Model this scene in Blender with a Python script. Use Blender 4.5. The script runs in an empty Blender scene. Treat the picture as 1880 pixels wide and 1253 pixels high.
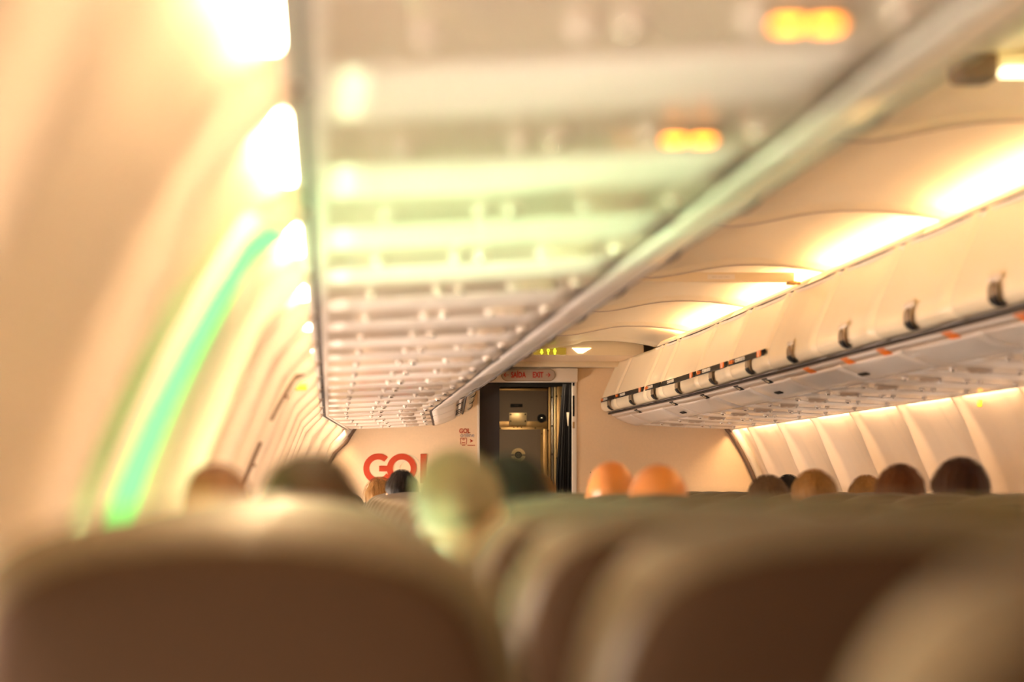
import bpy, bmesh, math, random
from mathutils import Vector, Matrix, noise
random.seed(7)
PI = math.pi
S = bpy.context.scene
COL = S.collection

# ------------------------------------------------------------------ camera, world, exposure
H = 1.18            # lens height above the cabin floor
CX = -1.45          # lens position left of the cabin centre line
FPX, VPX, VPY = 4300.0, 605.0, 900.0
cam_d = bpy.data.cameras.new('camera')
cam = bpy.data.objects.new('camera', cam_d)
COL.objects.link(cam)
cam.location = (CX, 0, H)
cam.rotation_euler = (PI/2, 0, 0)
cam_d.sensor_width = 36.0
cam_d.lens = FPX*36.0/1880.0
cam_d.shift_x = (940.0-VPX)/1880.0
cam_d.shift_y = (VPY-626.5)/1880.0
cam_d.clip_start = 0.02
cam_d.dof.use_dof = True
cam_d.dof.focus_distance = 14.3
cam_d.dof.aperture_fstop = 2.2
S.camera = cam

S.view_settings.view_transform = 'Standard'
S.view_settings.look = 'None'
S.view_settings.gamma = 1.0
S.view_settings.use_curve_mapping = False
S.view_settings.exposure = 0.92

W = bpy.data.worlds.new('cabin_surroundings')
S.world = W
W.use_nodes = True
bg = W.node_tree.nodes['Background']
bg.inputs[0].default_value = (1.0, 0.70, 0.42, 1)
bg.inputs[1].default_value = 0.06
S.cycles.use_denoising = True
S.cycles.max_bounces = 7
S.cycles.diffuse_bounces = 4
S.cycles.sample_clamp_indirect = 6.0

# light strengths (W/m2-like emission of cabin lamps and windows, plus added green glow)
E_COVE, E_SIDE, E_WIN, E_WIN_RIGHT, E_WIN_GREEN, E_GREEN_PATCH, E_VEST = 24.0, 40.0, 46.0, 8.0, 120.0, 1.4, 24.0

# ------------------------------------------------------------------ materials
def mat(name, col, rough=0.5, metal=0.0, var=0.06, scale=8.0, bump=0.0, bscale=60.0, coat=0.0, spec=0.5, stretch=None, sheen=0.0):
    m = bpy.data.materials.new(name); m.use_nodes = True
    nt = m.node_tree; b = nt.nodes['Principled BSDF']
    b.inputs['Roughness'].default_value = rough
    b.inputs['Metallic'].default_value = metal
    b.inputs['Coat Weight'].default_value = coat
    b.inputs['Specular IOR Level'].default_value = spec
    if sheen: b.inputs['Sheen Weight'].default_value = sheen
    tc = nt.nodes.new('ShaderNodeTexCoord')
    src = tc.outputs['Object']
    if stretch:
        mp = nt.nodes.new('ShaderNodeMapping'); mp.inputs['Scale'].default_value = stretch
        nt.links.new(src, mp.inputs[0]); src = mp.outputs[0]
    n = nt.nodes.new('ShaderNodeTexNoise'); n.inputs['Scale'].default_value = scale; n.inputs['Detail'].default_value = 4
    nt.links.new(src, n.inputs['Vector'])
    r = nt.nodes.new('ShaderNodeMapRange'); r.inputs[3].default_value = 1-var; r.inputs[4].default_value = 1+var
    nt.links.new(n.outputs[0], r.inputs[0])
    mx = nt.nodes.new('ShaderNodeVectorMath'); mx.operation = 'SCALE'
    mx.inputs[0].default_value = col[:3]
    nt.links.new(r.outputs[0], mx.inputs['Scale'])
    nt.links.new(mx.outputs[0], b.inputs['Base Color'])
    if bump:
        n2 = nt.nodes.new('ShaderNodeTexNoise'); n2.inputs['Scale'].default_value = bscale; n2.inputs['Detail'].default_value = 3
        nt.links.new(src, n2.inputs['Vector'])
        bp = nt.nodes.new('ShaderNodeBump'); bp.inputs['Strength'].default_value = bump; bp.inputs['Distance'].default_value = 0.004
        nt.links.new(n2.outputs[0], bp.inputs['Height']); nt.links.new(bp.outputs[0], b.inputs['Normal'])
    return m
def emat(name, col, strength):
    m = bpy.data.materials.new(name); m.use_nodes = True
    nt = m.node_tree; nt.nodes.remove(nt.nodes['Principled BSDF'])
    e = nt.nodes.new('ShaderNodeEmission'); e.inputs[0].default_value = (*col, 1); e.inputs[1].default_value = strength
    nt.links.new(e.outputs[0], nt.nodes['Material Output'].inputs[0])
    return m

M = dict(
 panel=mat('sidewall_plastic', (.80,.66,.55), .42, var=.03, scale=5, coat=.15),
 ceil=mat('ceiling_plastic', (.80,.66,.46), .5, var=.03, scale=3),
 door=mat('bin_door_plastic', (.86,.74,.55), .33, var=.02, scale=4, coat=.25),
 under=mat('bin_underside_plastic', (.74,.66,.60), .36, var=.04, scale=5, coat=.2),
 psu=mat('service_unit_plastic', (.56,.45,.36), .3, var=.05, scale=9, coat=.4),
 band=mat('bin_band_plastic', (.50,.38,.29), .4, var=.05),
 gap=mat('dark_gap_rubber', (.03,.018,.014), .7),
 seam=mat('seam_trim', (.16,.10,.07), .6),
 bulk=mat('bulkhead_laminate', (.86,.64,.42), .55, var=.05, scale=70, bump=.15, bscale=220),
 trimw=mat('white_trim', (.82,.74,.66), .35),
 floor=mat('cabin_carpet', (.07,.08,.12), .95, var=.3, scale=150, bump=.5, bscale=300),
 leather=mat('seat_leather', (.095,.073,.040), .45, var=.07, scale=12, bump=.25, bscale=90, spec=.3, coat=.08),
 shell=mat('seat_back_shell', (.032,.0155,.0065), .75, var=.08, scale=6, bump=.1, spec=.12),
 seatmetal=mat('seat_frame_metal', (.35,.33,.32), .35, 1.0),
 black=mat('black_plastic', (.012,.010,.010), .6, spec=.2),
 greyp=mat('grey_plastic', (.24,.18,.125), .65, spec=.2),
 orange=mat('orange_placard', (.85,.20,.012), .5),
 red=mat('logo_red', (.48,.042,.008), .5, var=.03),
 pale=mat('logo_pale', (.72,.60,.42), .6, var=.03),
 bluegrey=mat('print_bluegrey', (.25,.24,.30), .6),
 signred=mat('sign_red', (.40,.012,.012), .5),
 signplate=mat('sign_plate', (.38,.29,.23), .4),
 doorgrey=mat('flight_deck_door_grey', (.22,.155,.115), .6, var=.12, scale=120, bump=.2, bscale=300),
 brass=mat('brass_strip', (.42,.27,.12), .38, .75, var=.15, scale=30),
 plate=mat('pale_metal_plate', (.75,.58,.33), .35, .5),
 steel=mat('galley_steel', (.30,.27,.25), .3, .9),
 curtain=mat('curtain_fabric', (.012,.011,.016), .85, var=.2, scale=60),
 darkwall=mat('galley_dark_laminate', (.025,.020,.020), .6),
 chrome=mat('chrome', (.8,.75,.7), .12, 1.0),
 skin=mat('skin', (.66,.33,.17), .5, var=.08, scale=14, bump=.1, bscale=120),
 skin2=mat('skin_pale', (.74,.46,.30), .5, var=.06, scale=14, bump=.1, bscale=120),
 skin3=mat('skin_ruddy', (.72,.27,.065), .35, var=.08, scale=9, bump=.1, bscale=120),
 eye=mat('eye_white', (.7,.68,.65), .2), iris=mat('eye_iris', (.04,.02,.01), .2), lip=mat('lip', (.4,.13,.1), .5),
 white=mat('white_print', (.85,.80,.72), .5),
 yellow=mat('yellow_plastic', (.85,.50,.03), .4),
 tray=mat('tray_table_plastic', (.06,.032,.016), .6, spec=.2),
 stow=mat('literature_pocket', (.10,.06,.04), .8, bump=.3),
)
def shirt(name, c): return mat(name, c, .9, var=.15, scale=40, bump=.3, bscale=200)
EM = dict(
 cove=emat('cove_lamp_glow', (1.0,.64,.28), E_COVE),
 side=emat('sidewall_lamp_glow', (1.0,.66,.33), E_SIDE),
 sidel=emat('left_sidewall_lamp_glow', (1.0,.70,.38), E_SIDE*1.75),
 win=emat('daylight_pane', (1.0,.82,.66), E_WIN),
 winr=emat('daylight_pane_shaded_side', (1.0,.82,.66), E_WIN_RIGHT),
 wing=emat('added_green_pane', (.70,1.0,.54), E_WIN_GREEN),
 vest=emat('entry_ceiling_glow', (1.0,.76,.45), E_VEST),
 strip=emat('green_patch_glow', (.16,1.0,.18), E_GREEN_PATCH),
 belt=emat('seat_belt_sign_glow', (1.0,.26,.015), 7.0),
 lav=emat('lavatory_sign_glow', (.75,1.0,.02), 2.2),
 lavbg=emat('lavatory_sign_back', (.50,.28,.03), .42),
 galley=emat('entry_lamp_glow', (1.0,.78,.40), 3.0),
 bulb=emat('reading_lamp_glow', (1.0,.85,.65), 2.5),
)

# ------------------------------------------------------------------ helpers
def link(name, bm, m, parent=None, smooth=True, loc=(0,0,0)):
    me = bpy.data.meshes.new(name)
    bmesh.ops.recalc_face_normals(bm, faces=bm.faces)
    bm.to_mesh(me); bm.free()
    if smooth:
        for p in me.polygons: p.use_smooth = True
    o = bpy.data.objects.new(name, me); COL.objects.link(o)
    o.location = loc
    if isinstance(m, (list, tuple)):
        for x in m: me.materials.append(x)
    else: me.materials.append(m)
    if parent is not None: o.parent = parent
    return o
def sharp(o, deg=35):
    me = o.data
    try: me.set_sharp_from_angle(angle=math.radians(deg))
    except Exception: pass
    return o
def tag(o, label=None, cat=None, group=None, kind=None):
    if label: o['label'] = label
    if cat: o['category'] = cat
    if group: o['group'] = group
    if kind: o['kind'] = kind
    return o
def empty(name, loc=(0,0,0), rz=0.0):
    o = bpy.data.objects.new(name, None); COL.objects.link(o); o.location = loc; o.rotation_euler = (0,0,rz)
    o.empty_display_size = .1
    return o
def bx(bm, x0,x1,y0,y1,z0,z1, bev=0.0, seg=2):
    g = bmesh.ops.create_cube(bm, size=1.0)
    vs = g['verts']
    bmesh.ops.scale(bm, vec=(abs(x1-x0),abs(y1-y0),abs(z1-z0)), verts=vs)
    bmesh.ops.translate(bm, vec=((x0+x1)/2,(y0+y1)/2,(z0+z1)/2), verts=vs)
    if bev > 0:
        es = list({e for v in vs for e in v.link_edges})
        bmesh.ops.bevel(bm, geom=es, offset=bev, segments=seg, affect='EDGES', profile=.5)
def box(name, a, m, parent=None, bev=0.0, loc=(0,0,0)):
    bm = bmesh.new(); bx(bm, *a, bev=bev); return sharp(link(name, bm, m, parent, loc=loc))
def cyl(bm, c, axis, r, h, seg=20, r2=None):
    """closed cylinder centred on c"""
    rot = {'x': Matrix.Rotation(PI/2,4,'Y'), 'y': Matrix.Rotation(PI/2,4,'X'), 'z': Matrix.Identity(4)}[axis]
    bmesh.ops.create_cone(bm, cap_ends=True, segments=seg, radius1=r, radius2=r if r2 is None else r2, depth=h,
                          matrix=Matrix.Translation(c) @ rot)
def ball(bm, c, s, sub=3, rot=None):
    mtx = Matrix.Translation(c) @ (rot or Matrix.Identity(4)) @ Matrix.Diagonal((*s,1))
    bmesh.ops.create_icosphere(bm, subdivisions=sub, radius=1.0, matrix=mtx)
def grid(bm, rows, closed_u=False):
    """rows: list of lists of points, skinned with quads; returns vert rows"""
    vr = [[bm.verts.new(p) for p in r] for r in rows]
    for i in range(len(vr)-1):
        n = len(vr[i])
        for j in range(n if closed_u else n-1):
            k = (j+1) % n
            try: bm.faces.new((vr[i][j], vr[i][k], vr[i+1][k], vr[i+1][j]))
            except ValueError: pass
    return vr
def cap(bm, r):
    try: bm.faces.new(r)
    except ValueError: pass
def ramp(y): return max(0.0, min(1.0, (y-13.8)/3.15))
def tp(px, y, s):
    """cabin narrows toward the front bulkhead"""
    if s < 0: return px - .16*ramp(y) + .04*max(0.0, min(1.0, (px-1.502)/.02))
    return px - .08*ramp(y)*max(0.0, min(1.0, (1.46-px)/.6))
def P(px, y, z, s): return (s*tp(px, y, s), y, z+H)
def sweep(bm, prof, y0, y1, s, ny=2, thick=None, off=None):
    """closed cross section (list of (half_x, z)) swept along the cabin"""
    rows = []
    for i in range(ny+1):
        y = y0+(y1-y0)*i/ny
        o = off(i/ny) if off else 0.0
        rows.append([P(px-o, y, z, s) for px, z in prof])
    vr = grid(bm, rows, True)
    cap(bm, vr[0]); cap(bm, list(reversed(vr[-1])))
def thicken(line, t):
    """open polyline -> closed polygon, thickness t on its left-hand side"""
    n = len(line); back = []
    for i,(x,z) in enumerate(line):
        a = line[max(0,i-1)]; b = line[min(n-1,i+1)]
        dx, dz = b[0]-a[0], b[1]-a[1]; L = math.hypot(dx,dz) or 1
        back.append((x-dz/L*t, z+dx/L*t))
    return list(line)+back[::-1]
def text(name, body, size, m, parent, loc, rot, extrude=.0012, sx=1.0, bold=0.0):
    cu = bpy.data.curves.new(name, 'FONT'); cu.body = body; cu.size = size; cu.extrude = extrude
    cu.align_x = 'CENTER'; cu.align_y = 'CENTER'; cu.offset = bold; cu.resolution_u = 3
    t = bpy.data.objects.new(name+'_tmp', cu); COL.objects.link(t)
    dg = bpy.context.evaluated_depsgraph_get()
    me = bpy.data.meshes.new_from_object(t.evaluated_get(dg))
    bpy.data.objects.remove(t); bpy.data.curves.remove(cu)
    o = bpy.data.objects.new(name, me); COL.objects.link(o)
    me.materials.clear(); me.materials.append(m)
    o.location = loc; o.rotation_euler = rot; o.scale = (sx,1,1)
    if parent is not None: o.parent = parent
    return o
def copy_tree(o, parent=None):
    c = o.copy(); COL.objects.link(c)
    if parent is not None: c.parent = parent
    for ch in KIDS.get(o.name, []) or list(o.children): copy_tree(ch, c)
    return c
KIDS = {}
def px2(px, py, d):
    """where a point of the photograph at depth d stands in the cabin (used for measuring only)"""
    return (CX+(px-VPX)*d/FPX, d, H-(py-VPY)*d/FPX)
ORD = ['first','second','third','fourth','fifth','sixth','seventh','eighth','ninth','tenth','eleventh','twelfth',
       'thirteenth','fourteenth','fifteenth','sixteenth','seventeenth','eighteenth','nineteenth','twentieth','twenty-first','twenty-second','twenty-third','twenty-fourth','twenty-fifth','twenty-sixth','twenty-seventh','twenty-eighth','twenty-ninth','thirtieth','thirty-first','thirty-second','thirty-third','thirty-fourth','thirty-fifth','thirty-sixth']

D = 16.95           # front bulkhead
Y0 = -1.4           # rear end of what is built

# ------------------------------------------------------------------ floor
floor = tag(box('floor', (-1.75,1.75,Y0,D+3.0,-.05,0), M['floor']), kind='structure')

# ------------------------------------------------------------------ side walls
R_W, ZC = 1.836, -.6
def wall_half(z): return math.sqrt(max(0.01, R_W**2-(z-ZC)**2))
def wall_panel(parent, y0, y1, s):
    bm = bmesh.new(); rows = []
    L = y1-y0; ny = 36
    ya = [0,.004,.012,.022,.035,.05,.07,.09,.12]; ya = ya+[.12+(1-.24)*i/22 for i in range(1,22)]+[1-v for v in reversed(ya)]
    for t in ya:
        e = min(t, 1-t)*L
        b = (.055*math.exp(-(e/.035)**2) if t > .5 else .018*math.exp(-(e/.09)**2))                       # folded rib at the joint
        b += .010*math.exp(-((t-.36)/.03)**2) + .006*math.exp(-((t-.70)/.05)**2)
        b += -.012*math.sin(PI*t)                             # dished between ribs
        y = y0+.007+(L-.014)*t
        row = []
        for k in range(22):
            z = .50-(.50+1.14)*k/21
            h = wall_half(z)
            nx, nz = h/R_W, (z-ZC)/R_W
            q = 1-.45*max(0.0, min(1.0, (z-.22)/.16))           # rib fades out under the lamp
            row.append(P(h-b*q*nx, y, z-b*q*nz, s))
        rows.append(row)
    grid(bm, rows)
    o = link('wall_panel', bm, M['panel'], parent)
    sm = o.modifiers.new('thick', 'SOLIDIFY'); sm.thickness = .008; sm.offset = 1 if s > 0 else 1
    return o
walls = {}
for s, nm, y_first in ((-1,'wall_left',-.70),(1,'wall_right',2.16)):
    w = empty(nm, (0,0,0)); tag(w, kind='structure'); walls[s] = w
    # outer lining behind the panels, keeps the cabin closed
    bm = bmesh.new()
    prof = [(wall_half(.62-(.62+1.18)*k/20)+.03, .62-(.62+1.18)*k/20) for k in range(21)]
    sweep(bm, thicken(prof, .02), Y0, D, s, 30)
    link('lining', bm, M['seam'], w)
    seams = []
    y = y_first
    while y > Y0: y -= 1.08
    y = max(y, Y0-.5)
    while y < D-.02:
        y1 = min(y+1.08, D-.005)
        if y1-y > .1:
            wall_panel(w, y, y1, s); seams.append((y, y1))
        y += 1.08
    walls[(s,'seams')] = seams

# sidewall lamps above the panels (one tube per panel, hidden by the bins)
def side_lamp(y0, y1, s, label, grp):
    r = empty('sidewall_lamp', (s*1.49, (y0+y1)/2, H+.46)); tag(r, label, 'lamp', grp)
    bm = bmesh.new()
    xa, xb = (1.503,1.512) if s < 0 else (1.478,1.512)
    sweep(bm, [(xa,.462),(xb,.462),(xb,.474),(xa,.474)], y0+.11, y1-.10, s, 4)
    a = link('lamp_tube', bm, EM['sidel' if s < 0 else 'side'], r, smooth=False); a.matrix_parent_inverse = r.matrix_world.inverted()
    bm = bmesh.new()
    sweep(bm, [(1.465,.480),(1.525,.480),(1.525,.492),(1.465,.492)], y0+.04, y1-.04, s, 4)
    a = link('reflector', bm, M['trimw'], r, smooth=False)
    return r
bpy.context.view_layer.update()
def fixparent(r):
    for c in r.children:
        c.parent = r
        c.matrix_parent_inverse = Matrix.Translation(-Vector(r.location))
for s in (-1,1):
    sm = walls[(s,'seams')]
    for i,(a,b) in enumerate(sm):
        nfront = len(sm)-i
        sd = 'left' if s<0 else 'right'
        r = side_lamp(a, b, s, f'warm lamp tube above the {sd} wall panel {ORD[nfront-1]} from the bulkhead', f'{sd} sidewall lamps')
        fixparent(r)

# windows in the side walls, two per panel, lower than the eye line
def window(n, yc, s, m_pane, shade):
    w = empty(f'window_{n}', (0,0,0)); tag(w, kind='structure')
    zc = -.25
    def ring(rx, rz, off, seg=36):
        pts = []
        for k in range(seg):
            a = 2*PI*k/seg; c, si = math.cos(a), math.sin(a)
            yy = yc+rx*math.copysign(abs(c)**.55, c); z = zc+rz*math.copysign(abs(si)**.55, si)
            h = wall_half(z)+.012-off
            pts.append(P(h, yy, z, s))
        return pts
    bm = bmesh.new()
    grid(bm, [ring(.150,.200,.012), ring(.145,.195,.034), ring(.125,.175,.036), ring(.112,.162,.016)], True)
    link('window_frame', bm, M['trimw'], w)
    bm = bmesh.new(); r = [bm.verts.new(p) for p in ring(.116,.166,.017)]; bm.faces.new(r)
    link('pane', bm, m_pane, w, smooth=False)
    if shade > 0:
        bm = bmesh.new()
        pts = []
        for i in range(9):
            z = zc+.165-(.33*shade)*i/8
            hw = .112 if abs(z-zc) < .12 else .100
            pts.append([P(wall_half(z)-.012, yc-hw, z, s), P(wall_half(z)-.012, yc+hw, z, s)])
        grid(bm, pts)
        link('window_shade', bm, M['panel'], w)
n = 0
for s in (-1,1):
    for (a,b) in walls[(s,'seams')]:
        if s > 0 and a < 4.0: continue
        for q in (.27,.73):
            yc = a+(b-a)*q
            if b-a < .9 or yc > D-.4: continue
            n += 1
            green = s < 0 and 2.9 < yc < 4.6  # green glow added to these panes to tint the bin underside
            window(n, yc, s, EM['wing'] if green else EM['win' if s < 0 else 'winr'], 1.0 if yc < 0.3 else .55 if yc < 1.0 else 0 if green else random.choice([0,0,.3,.5,.0]))

# ------------------------------------------------------------------ ceiling
CP = [(0,.990),(.05,.993),(.1,1.0),(.17,1.014),(.25,1.030),(.33,1.042),(.41,1.048),(.5,1.048),(.6,1.042),(.7,1.030),(.8,1.012),(.88,.985),(.93,.945)]
ceil = empty('ceiling', (0,0,0)); tag(ceil, kind='structure')
CSEAM = [-1.5,.5,2.45,4.45,6.45,8.53,10.58,12.6,14.55,16.0]
for a, b in zip(CSEAM, CSEAM[1:]):
    bm = bmesh.new(); rows = []
    L = b-a; ts = [0,.006,.014,.024,.05,.1]+[.1+.8*i/10 for i in range(1,10)]+[.9,.95,.976,.986,.994,1]
    for t in ts:
        e = min(t,1-t)*L
        dz = -.026*math.exp(-(e/.022)**2) + .016*math.sin(PI*t)
        y = a+.009+(L-.018)*t
        full = [(-x,z) for x,z in CP[:0:-1]]+CP
        row = []
        for x,z in full:
            s = -1 if x<0 else 1
            row.append((s*(tp(abs(x),y,s) if abs(x)>.3 else abs(x)), y, z+dz+H))
        rows.append(row)
    grid(bm, rows)
    o = link('ceiling_panel', bm, M['ceil'], ceil)
    mo = o.modifiers.new('thick','SOLIDIFY'); mo.thickness = .008; mo.offset = 0
for yq in CSEAM[1:-1]:
    bm = bmesh.new(); rows = []
    full = [(-x,z) for x,z in CP[:0:-1]]+CP
    for dy, dz in ((-.010,-.022),(-.008,-.034),(.008,-.034),(.010,-.022)):
        rows.append([((-1 if x<0 else 1)*(tp(abs(x),yq,-1 if x<0 else 1) if abs(x)>.3 else abs(x)), yq+dy, z+dz+H) for x,z in full])
    grid(bm, rows); link('joint_strip', bm, M['band'], ceil)
bm = bmesh.new()
bx(bm, -1.6,1.6,Y0,D,1.09+H,1.12+H); link('outer_skin', bm, M['seam'], ceil, smooth=False)

# cove lamps on top of the bins + cream valance in front of them
def cove(a, b, s, label):
    r = empty('cove_lamp', (s*.82,(a+b)/2,H+.93)); tag(r, label, 'lamp', 'cove lamps along the bin tops')
    bm = bmesh.new(); sweep(bm, [(.775,.925),(.80,.925),(.80,.943),(.775,.943)], a+.06, b-.06, s, 4)
    link('lamp_tube', bm, EM['cove'], r, smooth=False)
    bm = bmesh.new(); sweep(bm, [(.706,.9285),(.722,.9285),(.742,.960),(.733,.963)], a+.002, b-.002, s, 4)
    link('valance', bm, M['door'], r)
    bm = bmesh.new(); sweep(bm, [(.710,.915),(.722,.915),(.722,.930),(.708,.930)], a, b, s, 4)
    link('dark_joint', bm, M['gap'], r, smooth=False)
    bm = bmesh.new(); sweep(bm, [(.70,.906),(.93,.915),(.93,.925),(.70,.918)], a, b, s, 4)
    link('trough', bm, M['trimw'], r, smooth=False)
    fixparent(r)
for s in (-1,1):
    cs = [c for c in CSEAM]
    for i,(a,b) in enumerate(zip(cs, cs[1:])):
        sd = 'left' if s<0 else 'right'
        cove(a, min(b,15.2) if b>15.5 else b, s, f'warm cove lamp above the {sd} bins, {ORD[len(cs)-2-i]} from the front')

# ------------------------------------------------------------------ overhead bins
DOORP = [(.713,.925),(.705,.905),(.690,.870),(.668,.820),(.643,.765),(.618,.705),(.603,.665),(.595,.630),(.594,.605),(.600,.583),(.617,.567),(.645,.560)]
BOTP = [(.700,.522),(.715,.512),(.740,.500),(.775,.486),(.812,.474),(.847,.464)]
def door_x(z):
    for (x0,z0),(x1,z1) in zip(DOORP, DOORP[1:]):
        if z1 <= z <= z0:
            t = (z-z0)/((z1-z0) or 1); return x0+(x1-x0)*t
    return .6
def bin_unit(a, b, s, label, group, latch_y, banner=None, placards=(), slots=(), detail=True):
    r = empty('overhead_bin', (s*.9,(a+b)/2,H+.6)); tag(r, label, 'overhead bin', group)
    L = b-a
    # body behind the door
    bm = bmesh.new()
    body = [(.735,.905),(.72,.87),(.69,.80),(.645,.70),(.628,.64),(.640,.59),(.66,.560),(.67,.535),(.86,.495),(1.46,.485),(1.46,.70),(1.2,.89),(.93,.905)]
    sweep(bm, body, a+.001, b-.001, s, 4)
    sharp(link('bin_body', bm, M['under'], r))
    # door: curved face with soft edges
    bm = bmesh.new(); rows = []
    ts = [0,.004,.012,.025,.045,.08]+[.08+.84*i/12 for i in range(1,12)]+[.92,.955,.975,.988,.996,1]
    dl = DOORP; 
    for t in ts:
        e = min(t,1-t)*L
        o = -.012*math.exp(-(e/.02)**1.2)+.010*math.exp(-((e-.07)/.035)**2)+.004*math.sin(3*PI*t)
        y = a+.003+(L-.006)*t
        rows.append([P(x-o, y, z, s) for x,z in dl])
    grid(bm, rows)
    d = link('bin_door', bm, M['door'], r)
    mo = d.modifiers.new('thick','SOLIDIFY'); mo.thickness = .010; mo.offset = -1 if s > 0 else -1
    # latch: pale oval recess with dark paddle
    if detail and latch_y is not None:
        bm = bmesh.new(); rows = []
        def patch(bm, yc, hw, z0, z1, lift, n=8, oval=0):
            rows = []
            for i in range(n+1):
                z = z0+(z1-z0)*i/n
                w = hw
                if oval:
                    q = abs(2*i/n-1); w = hw*math.sqrt(max(.02,1-q**4))
                rows.append([P(door_x(z)-lift, yc-w, z, s), P(door_x(z)-lift, yc+w, z, s)])
            grid(bm, rows)
        patch(bm, latch_y, .050, .640, .566, .0125, 10, 1)
        la = link('latch', bm, M['greyp'], r); la.modifiers.new('thick','SOLIDIFY').thickness = .0015
        bm = bmesh.new(); patch(bm, latch_y, .046, .594, .564, .0155, 4)
        pa = link('latch_paddle', bm, M['black'], la); pa.modifiers.new('thick','SOLIDIFY').thickness = .002
        bm = bmesh.new(); patch(bm, latch_y, .075, .664, .638, .0118, 6, 1)
        lp = link('latch_recess', bm, M['trimw'], r); lp.modifiers.new('thick','SOLIDIFY').thickness = .0015
    # recessed band, then curved lower panel
    bm = bmesh.new(); sweep(bm, thicken([(.648,.5575),(.655,.550)], -.01), a, b, s, 3)
    link('dark_gap', bm, M['gap'], r, smooth=False)
    bm = bmesh.new(); sweep(bm, thicken([(.654,.5505),(.700,.523)], .008), a+.002, b-.002, s, 4)
    link('placard_rail', bm, M['band'], r, smooth=False)
    bm = bmesh.new(); sweep(bm, thicken(BOTP, .008), a+.003, b-.003, s, 6, off=lambda t: .004*math.exp(-(min(t,1-t)/.03)**2))
    link('lower_panel', bm, M['under'], r)
    bm = bmesh.new(); sweep(bm, thicken([(.845,.4655),(.862 if s < 0 else .853,.4655)], .010), a, b, s, 3)
    link('dark_joint', bm, M['gap'], r, smooth=False)
    xo = 1.502 if s < 0 else 1.462
    bm = bmesh.new(); sweep(bm, [(1.4555,.433),(xo-.0305,.4325),(xo-.0305,.48),(1.4555,.48)] if s < 0 else [(1.4555,.433),(xo,.432),(xo,.48),(1.4555,.48)], a, b, s, 3)
    link('outer_rail', bm, M['under'], r, smooth=False)
    if s < 0:
        bm = bmesh.new(); sweep(bm, [(xo-.0300,.436),(xo-.0155,.436),(xo-.0155,.48),(xo-.0300,.48)], a, b, s, 3)
        link('dark_joint', bm, M['gap'], r, smooth=False)
        bm = bmesh.new(); sweep(bm, [(xo-.015,.432),(xo,.433),(xo,.48),(xo-.015,.48)], a, b, s, 3)
        link('edge_strip', bm, M['trimw'], r, smooth=False)
    if banner:
        ya, yb, full = banner
        bm = bmesh.new(); rows = []
        for i in range(9):
            y = ya+(yb-ya)*i/8
            rows.append([P(door_x(z)-.0125, y, z, s) for z in (.660,.648,.638,.629)])
        grid(bm, rows); bn = link('banner', bm, M['black'], r); bn.modifiers.new('thick','SOLIDIFY').thickness = .002
        zt = .6445; xx = door_x(.64)-.0170
        rt = (PI/2, 0, -PI/2) if s > 0 else (PI/2,0,PI/2)
        Lb = yb-ya
        if s > 0:
            x = tp(xx, (ya+yb)/2, s)
            y_or = yb-.10*min(1,Lb)
            if full != 'plain':
                text('orange_word', 'GOL+', .026, M['orange'], bn, (tp(xx,y_or,s), y_or, H+zt), rt, sx=2.2, bold=.0004)
            y_w = yb-(.34 if full != 'short' else .30)*min(1,Lb*1.1)
            text('white_word', 'CONFORTO', .024, M['white'], bn, (tp(xx,y_w,s), y_w, H+zt), rt, sx=2.0, bold=.0004)
            if full != 'short':
                ym = ya+.13
                bm = bmesh.new()
                bx(bm, tp(xx,ym,s)-.001, tp(xx,ym,s)+.002, ym-.05, ym+.05, H+.6295, H+.6595)
                mk = link('orange_mark', bm, M['orange'], bn, smooth=False)
                bm = bmesh.new(); xm = tp(xx,ym,s)-.003
                for (y1,z1),(y2,z2) in ((((ym+.020),.659),((ym-.004),.630)),(((ym-.030),.659),((ym-.010),.630))):
                    v = [bm.verts.new(p) for p in ((xm,y1+.006,H+z1),(xm,y1-.006,H+z1),(xm,y2-.006,H+z2),(xm,y2+.006,H+z2))]
                    bm.faces.new(v)
                link('white_stroke', bm, M['white'], mk, smooth=False)
    for (yp, colr) in placards:
        bm = bmesh.new()
        sweep(bm, thicken([(.664,.5425),(.700,.5215)], -.003), yp-.06, yp+.06, s, 1)
        pl = link('row_placard', bm, M[colr], r, smooth=False)
        if colr == 'black':
            bm = bmesh.new()
            sweep(bm, thicken([(.672,.5330),(.690,.5225)], -.0015), yp-.006, yp+.016, s, 1)
            sweep(bm, thicken([(.678,.5300),(.686,.5253)], -.0015), yp-.024, yp-.012, s, 1)
            link('seat_symbol', bm, M['pale'], pl, smooth=False)
    for ys in slots:
        bm = bmesh.new(); sweep(bm, thicken([(.765,.4875),(.785,.4795)], -.004), ys-.07, ys+.07, s, 1)
        link('air_slot', bm, M['black'], r, smooth=False)
    fixparent(r)
    return r
RS = [16.93,16.2,14.9,14.3,13.0,11.96,10.92,9.85,8.8,7.72,6.66,5.6,4.54,3.48,2.42]
RL = [16.5,15.5,14.6,13.73,12.5,11.4,10.36,9.3,8.24,7.18,6.12,5.07,4.0,2.95]
PLAC = [(15.8,'black'),(14.4,'black'),(13.3,'black'),(12.2,'black'),(11.4,'black'),(10.4,'orange'),(9.63,'orange'),(9.0,'orange'),(8.03,'orange'),(7.18,'orange'),(6.3,'orange')]
SLOT = [14.6,11.6,9.75]
BAN = {0:(16.22,16.86,'short'),1:(14.96,16.17,'full'),2:(14.32,14.87,'short'),3:(13.03,14.27,'plain'),4:(11.99,12.97,'full'),5:(10.95,11.93,'full')}
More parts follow.
